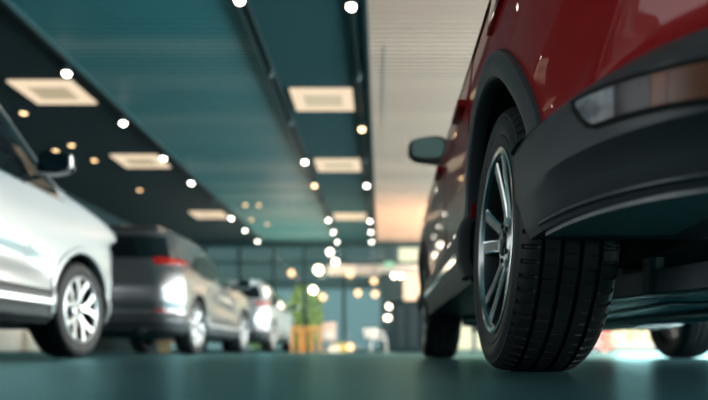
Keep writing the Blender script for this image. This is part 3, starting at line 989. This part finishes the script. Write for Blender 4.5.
# recessed amber downlights in the dark strip and in the ribbed bay
M['down'] = emit('amber_downlight', (1.0, 0.62, 0.30), 3.5)
pd = None
def downlight(x, y, label, grp):
    global pd
    if pd is None:
        t = empty('downlight', (x, y, HC))
        obj('bezel', lathe([(0.075, -0.001), (0.075, -0.012), (0.055, -0.016), (0.05, -0.002)], 24), M['frame'], t, 40)
        obj('lamp', lathe([(0.052, -0.004), (0.045, -0.018), (0.02, -0.028), (0.001, -0.03)], 20, cap0=True), M['down'], t, 60)
        pd = t
    else:
        t = pd.copy(); link(t); t.location = (x, y, HC)
        for c in pd.children:
            d = c.copy(); link(d); d.parent = t
    tag(t, label, 'downlight', grp)
for k, (x, y) in enumerate(((-5.42, 9.25), (-5.43, 10.7), (-5.42, 13.7), (-5.87, 11.0), (-5.43, 11.55))):
    downlight(x, y, ('amber downlight nearest the camera in the dark left strip', 'amber downlight just above the white SUV mirror', 'farthest amber downlight of the dark left strip',
                     'amber downlight farthest to the left, over the white SUV bonnet', 'amber downlight between the mirror and the second left AC cassette')[k], 'amber downlights in the dark left strip')
for k, (x, y) in enumerate(((-3.36, 15.1), (-3.02, 15.1), (-3.57, 16.8), (-3.25, 17.4))):
    downlight(x, y, ('nearer amber downlight on the left side of the ribbed ceiling', 'nearer amber downlight on the right side of the ribbed ceiling',
                     'farther amber downlight on the left side of the ribbed ceiling', 'farther amber downlight on the right side of the ribbed ceiling')[k], 'amber downlights in the grey ribbed ceiling')

# hanging globes added in place of reflections in the back glazing
M['bulb_w'] = emit('white_globe', (1.0, 0.86, 0.66), 7.0)
M['bulb_o'] = emit('amber_globe', (1.0, 0.58, 0.28), 2.4)
M['bulb_big'] = emit('bright_globe', (1.0, 0.90, 0.62), 6.0)
def reflection_globe(px, py, Y, big, mt, label):
    x, z = (px - 381) * Y / 610, 0.058 + (350 - py) * Y / 610
    t = empty('glass_reflection_globe', (x, Y, HC), 0, label, 'pendant lamp', 'globes added for reflections in the back glazing')
    obj('cord', tube([(0, 0, 0), (0, 0, z - HC + big)], 0.006, 6), M['track'], t)
    bm = bmesh.new()
    bmesh.ops.create_uvsphere(bm, u_segments=16, v_segments=10, radius=big, matrix=Matrix.Translation((0, 0, z - HC)))
    obj('globe', bm, mt, t, 60)
for px, py, Y, r, mt, lb in (
    (330, 252, 19.0, .09, 'bulb_w', 'added white globe for a glass reflection, just under the middle track'), (335.5, 262, 19.3, .09, 'bulb_w', 'added white globe for a glass reflection, second below the middle track'),
    (318.5, 270, 19.4, .14, 'bulb_big', 'biggest added white globe for a glass reflection, beside the green trees'), (291.5, 273, 19.4, .10, 'bulb_o', 'added amber globe for a glass reflection, above the pale silver SUV'),
    (313, 290, 19.5, .11, 'bulb_w', 'added pale globe for a glass reflection, below the biggest globe'), (323, 297, 19.6, .10, 'bulb_o', 'added amber globe for a glass reflection, lowest in front of the trees'),
    (350, 274, 19.4, .10, 'bulb_o', 'added amber globe for a glass reflection, before the pale fascia, left one'), (374, 281, 19.4, .10, 'bulb_o', 'added amber globe for a glass reflection, before the pale fascia, right one'),
    (358, 293, 19.5, .10, 'bulb_o', 'added amber globe for a glass reflection, before the entrance glass, left one'), (375, 294, 19.6, .10, 'bulb_o', 'added amber globe for a glass reflection, before the entrance glass, right one')):
    reflection_globe(px, py, Y + 0.3, r, M[mt], lb)
# wall lamps on the dark pillar
def wall_lamp(px, py, mt, label):
    Y = Y1 - 0.99
    x, z = (px - 381) * Y / 610, 0.058 + (350 - py) * Y / 610
    t = empty('wall_lamp', (x, Y1 - 0.95, z), 0, label, 'wall lamp', 'pairs of wall lamps on the dark pillar')
    obj('back_plate', box(-0.04, 0.04, -0.015, 0.0, -0.06, 0.06), M['track'], t)
    bm = bmesh.new()
    bmesh.ops.create_uvsphere(bm, u_segments=14, v_segments=8, radius=0.075, matrix=Matrix.Translation((0, -0.085, 0)))
    obj('globe', bm, mt, t, 60)
for px, py, lb in ((394, 276, 'upper left wall lamp on the dark pillar'), (400.5, 276, 'upper right wall lamp on the dark pillar'), (389, 306.5, 'middle left wall lamp on the dark pillar'),
                   (395.5, 306.5, 'middle right wall lamp on the dark pillar'), (387, 318, 'lower left wall lamp on the dark pillar'), (392, 318, 'lower right wall lamp on the dark pillar')):
    wall_lamp(px, py, M['bulb_w'], lb)
# exit sign box
t = empty('exit_sign', (0.26, 19.4, HC), 0, 'small green lit sign hanging from the ceiling near the dark pillar', 'sign')
obj('sign_box', box(-0.16, 0.16, -0.03, 0.03, -0.98, -0.80), M['frame'], t)
obj('sign_face', box(-0.15, 0.15, -0.036, -0.028, -0.97, -0.81), emit('green_sign_face', (0.45, 0.9, 0.55), 0.7), t)
for s in (-0.1, 0.1): obj('rod', tube([(s, 0, 0), (s, 0, -0.81)], 0.006, 6), M['track'], t)

t = empty('notice_board', (0.98, Y1 - 0.95, 2.05), 0, 'plain beige board hanging high on the dark pillar above the counter', 'board')
obj('board', box(-0.27, 0.27, -0.02, 0, -0.42, 0.42, 0.004), M['beige'], t)
obj('frame', box(-0.29, 0.29, -0.012, 0, -0.44, 0.44), M['track'], t)
t = empty('counter', (0.62, 13.2, 0), 0, 'tall dark teal counter standing before the dark pillar, next to the red SUV nose', 'counter')
obj('carcass', box(-0.40, 0.42, -0.28, 0.30, 0.06, 1.06, 0.008), M['frame'], t, 40)
obj('worktop', box(-0.45, 0.47, -0.33, 0.34, 1.06, 1.10, 0.008), M['clad_gloss'], t, 40)
obj('plinth', box(-0.37, 0.39, -0.24, 0.26, 0, 0.062), M['track'], t)
for k in range(3):
    obj('front_panel', box(-0.38 + k * 0.265, -0.135 + k * 0.265, -0.292, -0.278, 0.10, 1.03, 0.004), M['wall_rear'], t, 40)
# ------------------------------------------------------------------ furniture at the back
M['wood'] = pbr('honey_wood', (0.62, 0.30, 0.10), 0.45, var=(12, 0.2))
M['wood_pale'] = pbr('pale_wood', (0.70, 0.45, 0.25), 0.5, var=(12, 0.2))
M['white_plastic'] = pbr('white_plastic', (0.85, 0.80, 0.74), 0.4)
M['pink'] = pbr('pale_pink_board', (0.80, 0.55, 0.46), 0.5)
M['green_box'] = pbr('green_board', (0.25, 0.42, 0.22), 0.6)
M['yellow'] = pbr('yellow_card', (0.75, 0.55, 0.10), 0.6)
def chair(loc, rz, label, mt):
    t = empty('chair', loc, rz, label, 'chair')
    # faces +x; back at -x
    obj('seat', box(-0.24, 0.26, -0.24, 0.24, 0.40, 0.45, 0.015), mt, t, 40)
    obj('backrest', bar((-0.23, 0, 0.44), (-0.26, 0, 0.74), 0.44, 0.035, 0.012), mt, t, 40)
    for y in (-0.225, 0.225):
        obj('armrest', box(-0.27, 0.20, y - 0.03, y + 0.03, 0.60, 0.635, 0.01), mt, t, 40)
        obj('arm_post', box(0.15, 0.20, y - 0.02, y + 0.02, 0.44, 0.61), mt, t)
        for x in (-0.22, 0.23):
            obj('leg', bar((x, y * 0.95, 0.41), (x * 1.12, y * 1.02, 0.0), 0.05, 0.05), mt, t)
    return t
ch = chair((-0.06, 15.6, 0), 0, 'white armchair standing alone before the entrance glass', M['white_plastic'])
ch.scale = (0.8, 0.8, 0.82)
stool = None
for k, (x, y) in enumerate(((-1.95, 14.1), (-1.72, 14.5), (-1.50, 14.1))):
    lb = ('honey wood stool nearest the pale silver SUV', 'honey wood stool in the middle of the three', 'honey wood stool on the side towards the display board')[k]
    if stool is None:
        t = empty('stool', (x, y, 0))
        obj('seat', box(-0.11, 0.11, -0.13, 0.13, 0.54, 0.585, 0.012), M['wood'], t, 40)
        for sx in (-1, 1):
            for sy in (-1, 1):
                obj('leg', bar((sx * 0.085, sy * 0.1, 0.545), (sx * 0.095, sy * 0.115, 0), 0.04, 0.04), M['wood'], t)
            obj('stretcher', bar((sx * 0.09, -0.11, 0.2), (sx * 0.09, 0.11, 0.2), 0.03, 0.03), M['wood'], t)
        stool = t
    else:
        t = stool.copy(); link(t); t.location = (x, y, 0)
        for c in stool.children:
            d = c.copy(); link(d); d.parent = t
    tag(t, lb, 'stool', 'honey wood stools')
t = empty('bench', (-4.0, 12.0, 0), 0, 'low pale wooden bench seen under the silver grey SUV', 'bench')
obj('seat', box(-0.36, 0.36, -0.15, 0.15, 0.165, 0.225, 0.01), M['wood_pale'], t, 40)
for sx in (-1, 1):
    for sy in (-1, 1):
        obj('leg', box(sx * 0.27 - 0.06, sx * 0.27 + 0.06, sy * 0.11 - 0.03, sy * 0.11 + 0.03, 0, 0.168), M['wood_pale'], t)
obj('stretcher', box(-0.28, 0.28, -0.02, 0.02, 0.05, 0.08), M['wood_pale'], t)
M['cab'] = pbr('pale_cabinet', (0.70, 0.68, 0.62), 0.5)
cab0 = None
for k in range(3):
    lb = ('pale low cabinet against the left wall, first seen under the white SUV', 'pale low cabinet against the left wall, middle of the three', 'pale low cabinet against the left wall, farthest from the camera')[k]
    if cab0 is None:
        t = empty('cabinet', (XL + 0.24, 11.0, 0))
        obj('carcass', box(-0.22, 0.20, -0.48, 0.48, 0.03, 0.70, 0.006), M['cab'], t, 40)
        for sy in (-1, 1):
            d = obj('door', box(0.198, 0.216, min(sy * 0.006, sy * 0.47), max(sy * 0.006, sy * 0.47), 0.06, 0.68, 0.004), M['cab'], t, 40)
            obj('handle', box(0.214, 0.232, sy * 0.05 - 0.008, sy * 0.05 + 0.008, 0.42, 0.56), M['steel'], d)
        obj('plinth', box(-0.20, 0.17, -0.46, 0.46, 0.0, 0.032), M['track'], t)
        cab0 = t
    else:
        t = cab0.copy(); link(t); t.location = (XL + 0.24, 11.0 + 1.0 * k, 0)
        for c in cab0.children:
            d = c.copy(); link(d); d.parent = t
            for g in c.children:
                e = g.copy(); link(e); e.parent = d
    tag(t, lb, 'cabinet', 'pale cabinets along the left wall')
for (x, y, h, mt, lb) in ((XL + 0.95, 11.6, 0.42, 'yellow', 'yellow crate on the floor in front of the pale cabinets'), (XL + 0.95, 12.35, 0.46, 'green_box', 'green crate on the floor in front of the pale cabinets')):
    t = empty('crate', (x, y, 0), 0, lb, 'crate')
    obj('carton', box(-0.15, 0.15, -0.15, 0.15, 0, h, 0.006), M[mt], t, 40)
    obj('lid', box(-0.16, 0.16, -0.16, 0.16, h, h + 0.03, 0.005), M[mt], t, 40)
t = empty('display_board', (-1.36, 16.0, 0), 0, 'pale pink and white display board on a stand near the trees', 'display board')
obj('board', box(-0.18, 0.18, -0.02, 0.02, 0.30, 0.78, 0.008), M['pink'], t, 40)
obj('panel', box(-0.14, 0.14, -0.026, -0.018, 0.34, 0.56), M['white_plastic'], t)
obj('post', box(-0.02, 0.02, -0.015, 0.015, 0.03, 0.31), M['steel'], t)
obj('base', box(-0.18, 0.18, -0.14, 0.14, 0.0, 0.035, 0.008), M['white_plastic'], t, 40)
for nm, x, y, w, h, mt, lb in (('storage_box', -1.03, 15.6, 0.13, 0.22, 'yellow', 'yellow cardboard box on the floor beside the display board'),
                               ('storage_box', -1.14, 15.05, 0.13, 0.16, 'white_plastic', 'white box on the floor in front of the yellow box')):
    t = empty(nm, (x, y, 0), 0, lb, 'box')
    obj('carton', box(-w, w, -w, w, 0, h, 0.006), M[mt], t, 40)
    obj('lid', box(-w - 0.008, w + 0.008, -w - 0.008, w + 0.008, h, h + 0.03, 0.005), M[mt], t, 40)
t = empty('lantern', (-0.86, 17.0, 0), 0, 'small amber lit lantern standing on the floor near the entrance', 'lantern')
obj('base', lathe([(0.09, 0), (0.09, 0.03), (0.06, 0.04)], 20, cap0=True, cap1=True), M['track'], t, 40)
bm = bmesh.new(); bmesh.ops.create_uvsphere(bm, u_segments=16, v_segments=10, radius=0.1, matrix=Matrix.Translation((0, 0, 0.14)))
obj('globe', bm, M['bulb_o'], t, 60)

# ------------------------------------------------------------------ outside
M['paving'] = pbr('pale_paving', (0.55, 0.53, 0.50), 0.7, var=(0.5, 0.1))
M['facade'] = pbr('grey_blue_facade', (0.050, 0.066, 0.060), 0.7, var=(0.3, 0.1))
M['shopfront'] = pbr('pale_grey_shopfront', (0.17, 0.20, 0.20), 0.6)
M['leaf'] = pbr('yellow_green_leaves', (0.46, 0.44, 0.10), 0.6, var=(4, 0.4))
M['leaf_dark'] = pbr('green_leaves', (0.24, 0.30, 0.09), 0.6, var=(4, 0.4))
M['leaf_pale'] = pbr('pale_green_leaves', (0.42, 0.50, 0.22), 0.6, var=(4, 0.3))
M['bark'] = pbr('bark', (0.10, 0.07, 0.05), 0.9)
M['coral'] = pbr('coral_panel', (0.80, 0.16, 0.10), 0.5)
M['cream'] = pbr('cream_panel', (0.60, 0.50, 0.44), 0.5)
struct('ground_outside', box(-30, 60, Y0 - 20, 60, -0.2, -0.11), M['paving'])
b = obj('building', box(-22, 1.0, 34, 36, -0.11, 10), M['facade'])
obj('shopfront_panel', box(-21, 0.9, 33.92, 34.0, -0.1, 3.4), M['shopfront'], b)
tag(b, 'pale grey blue building front outside beyond the entrance glass', 'building')
def tree(x, y, h, mt, label, n=900, r=1.1, z0=0.2):
    t = empty('tree', (x, y, -0.11), 0, label, 'tree', 'trees outside the back glazing')
    obj('trunk', tube([(0, 0, 0), (0.05, 0, h * 0.4), (0, 0.05, h * 0.8)], [0.10, 0.08, 0.03], 10), M['bark'], t, 60)
    bm = bmesh.new()
    for k in range(n):
        a, u = random.uniform(0, 2 * PI), random.uniform(-1, 1)
        rr = r * random.uniform(0.3, 1.0) ** 0.5 * math.sqrt(1 - u * u)
        c = Vector((rr * math.cos(a), rr * math.sin(a), z0 + (h - z0) * (u + 1) / 2))
        d = Vector((random.gauss(0, 1), random.gauss(0, 1), random.gauss(0, 1))).normalized()
        e = d.orthogonal().normalized() * random.uniform(0.05, 0.11)
        g = d.cross(e).normalized() * random.uniform(0.05, 0.11)
        bm.faces.new([bm.verts.new(c + p) for p in (e, g, -e, -g)])
    f = obj('foliage', bm, mt, t)
    f['kind'] = 'stuff'
tree(-3.0, 24.5, 2.9, M['leaf'], 'slim yellow green tree outside, behind the biggest globe', r=0.75)
tree(-5.0, 25.5, 2.8, M['leaf_dark'], 'darker green tree outside, behind the pale silver SUV', r=1.2)
tree(-4.0, 29.0, 2.6, M['leaf'], 'yellow green bush outside between the two taller trees', r=0.9)
# parked van and hedge outside, seen under the red car
def planter(x, y, label):
    t = empty('planter', (x, y, -0.11), 0, label, 'planter')
    obj('trough', box(-1.3, 1.3, -0.3, 0.3, 0, 0.45, 0.02), M['cream'], t, 40)
    bm = bmesh.new()
    for k in range(260):
        c = Vector((random.uniform(-1.25, 1.25), random.uniform(-0.28, 0.28), 0.45 + random.uniform(0, 0.6)))
        d = Vector((random.gauss(0, 1), random.gauss(0, 1), random.gauss(0, 1))).normalized()
        e = d.orthogonal().normalized() * 0.06
        g = d.cross(e).normalized() * 0.06
        bm.faces.new([bm.verts.new(c + p) for p in (e, g, -e, -g)])
    f = obj('foliage', bm, M['leaf_pale'], t); f['kind'] = 'stuff'
planter(10.2, 23.5, 'cream trough of green plants outside, seen under the red SUV')
t = empty('banner_stand', (8.2, 23.0, -0.11), 0, 'coral red banner stand outside, seen between the red SUV wheels', 'banner stand')
obj('banner', box(-0.5, 0.5, -0.02, 0.02, 0.12, 1.9), M['coral'], t)
obj('foot', box(-0.5, 0.5, -0.25, 0.25, 0, 0.06), M['steel'], t)
for s in (-0.48, 0.48): obj('post', box(s - 0.015, s + 0.015, -0.015, 0.035, 0.05, 1.92), M['steel'], t)

# ------------------------------------------------------------------ light
w = bpy.data.worlds.new('World'); sc.world = w; w.use_nodes = True
WN, WL = w.node_tree.nodes, w.node_tree.links
bg = WN['Background']
tc = WN.new('ShaderNodeTexCoord'); dp = WN.new('ShaderNodeVectorMath'); dp.operation = 'DOT_PRODUCT'
dp.inputs[1].default_value = Vector((0.30, 1.0, 0.22)).normalized()
ramp = WN.new('ShaderNodeValToRGB')
ramp.color_ramp.elements[0].position = 0.50; ramp.color_ramp.elements[0].color = (0.82, 0.93, 0.96, 1)
ramp.color_ramp.elements[1].position = 0.93; ramp.color_ramp.elements[1].color = (1.0, 0.66, 0.42, 1)
WL.new(tc.outputs['Generated'], dp.inputs[0]); WL.new(dp.outputs['Value'], ramp.inputs['Fac']); WL.new(ramp.outputs['Color'], bg.inputs['Color'])
bg.inputs['Strength'].default_value = 2.6

def area(name, loc, size, energy, col, look):
    l = bpy.data.lights.new(name, 'AREA'); l.shape = 'RECTANGLE'; l.size, l.size_y = size
    l.energy = energy; l.color = col
    o = link(bpy.data.objects.new(name, l)); o.location = loc
    o.rotation_euler = (Vector(look) - Vector(loc)).to_track_quat('-Z', 'Y').to_euler()
    return o
def spot(name, loc, energy, col, look, ang=100, rad=0.15):
    l = bpy.data.lights.new(name, 'SPOT'); l.energy = energy; l.color = col; l.spot_size = math.radians(ang); l.spot_blend = 0.8; l.shadow_soft_size = rad
    o = link(bpy.data.objects.new(name, l)); o.location = loc
    o.rotation_euler = (Vector(look) - Vector(loc)).to_track_quat('-Z', 'Y').to_euler()
    return o
area('daylight_through_right_glazing', (7.75, 8.0, 1.75), (24.0, 3.3), 2400, (0.97, 0.98, 1.0), (0, 8.0, 1.9))
area('added_left_fill', (XL + 0.15, -1.6, 1.8), (6.5, 3.2), 130, (0.92, 0.98, 1.0), (0.0, -1.4, 1.2))  # unseen fill added to brighten the bumper side; the wall has no window
spot('added_furniture_spot', (-1.6, 12.6, 3.3), 800, (1.0, 0.74, 0.46), (-1.72, 14.2, 0.3), 38, 0.05)  # unseen spots added to brighten stools, chair, bench and cabinets
spot('added_furniture_spot', (-0.3, 14.6, 3.3), 380, (1.0, 0.84, 0.66), (-0.5, 15.8, 0.3), 55, 0.05)
spot('added_furniture_spot', (-4.3, 11.85, 3.3), 600, (1.0, 0.74, 0.52), (-4.2, 12.0, 0.2), 40, 0.05)
spot('added_furniture_spot', (-5.2, 12.0, 3.3), 320, (1.0, 0.92, 0.80), (-6.6, 12.0, 0.2), 60, 0.05)
sl = bpy.data.lights.new('sun', 'SUN'); sl.energy = 2.6; sl.angle = math.radians(0.6); sl.color = (1.0, 0.95, 0.86)
so = link(bpy.data.objects.new('sun', sl)); so.location = (12, -10, 14)
so.rotation_euler = Vector((-0.5, 0.6, -1.0)).to_track_quat('-Z', 'Y').to_euler()
spot('added_ceiling_wash', (-2.7, 18.6, 0.9), 200, (1.0, 0.80, 0.62), (-2.7, 17.6, 3.66), 120)  # unseen lamp added to lighten the far end of the left bay
spot('added_warm_wash', (3.2, 16.5, 0.8), 800, (1.0, 0.58, 0.30), (1.2, 17.5, 3.66), 120)  # unseen lamp added for the warm flare glow on the ceiling

# ------------------------------------------------------------------ camera
cd = bpy.data.cameras.new('camera')
cam = link(bpy.data.objects.new('camera', cd))
cam.location = (0, 0, 0.058)
cam.rotation_euler = (PI / 2, 0, 0)
cd.sensor_width = 36.0
cd.lens = 610 / 708 * 36.0
cd.shift_x = -27 / 708
cd.shift_y = 150 / 708
cd.clip_start = 0.02; cd.clip_end = 200
cd.dof.use_dof = True
cd.dof.focus_distance = 1.42
cd.dof.aperture_fstop = 31.0 / 19.0
sc.camera = cam
sc.view_settings.view_transform = 'Standard'
sc.view_settings.look = 'None'
sc.view_settings.gamma = 1.0
sc.view_settings.exposure = 0.6
sc.cycles.use_denoising = True
sc.cycles.max_bounces = 8
sc.cycles.sample_clamp_indirect = 6.0
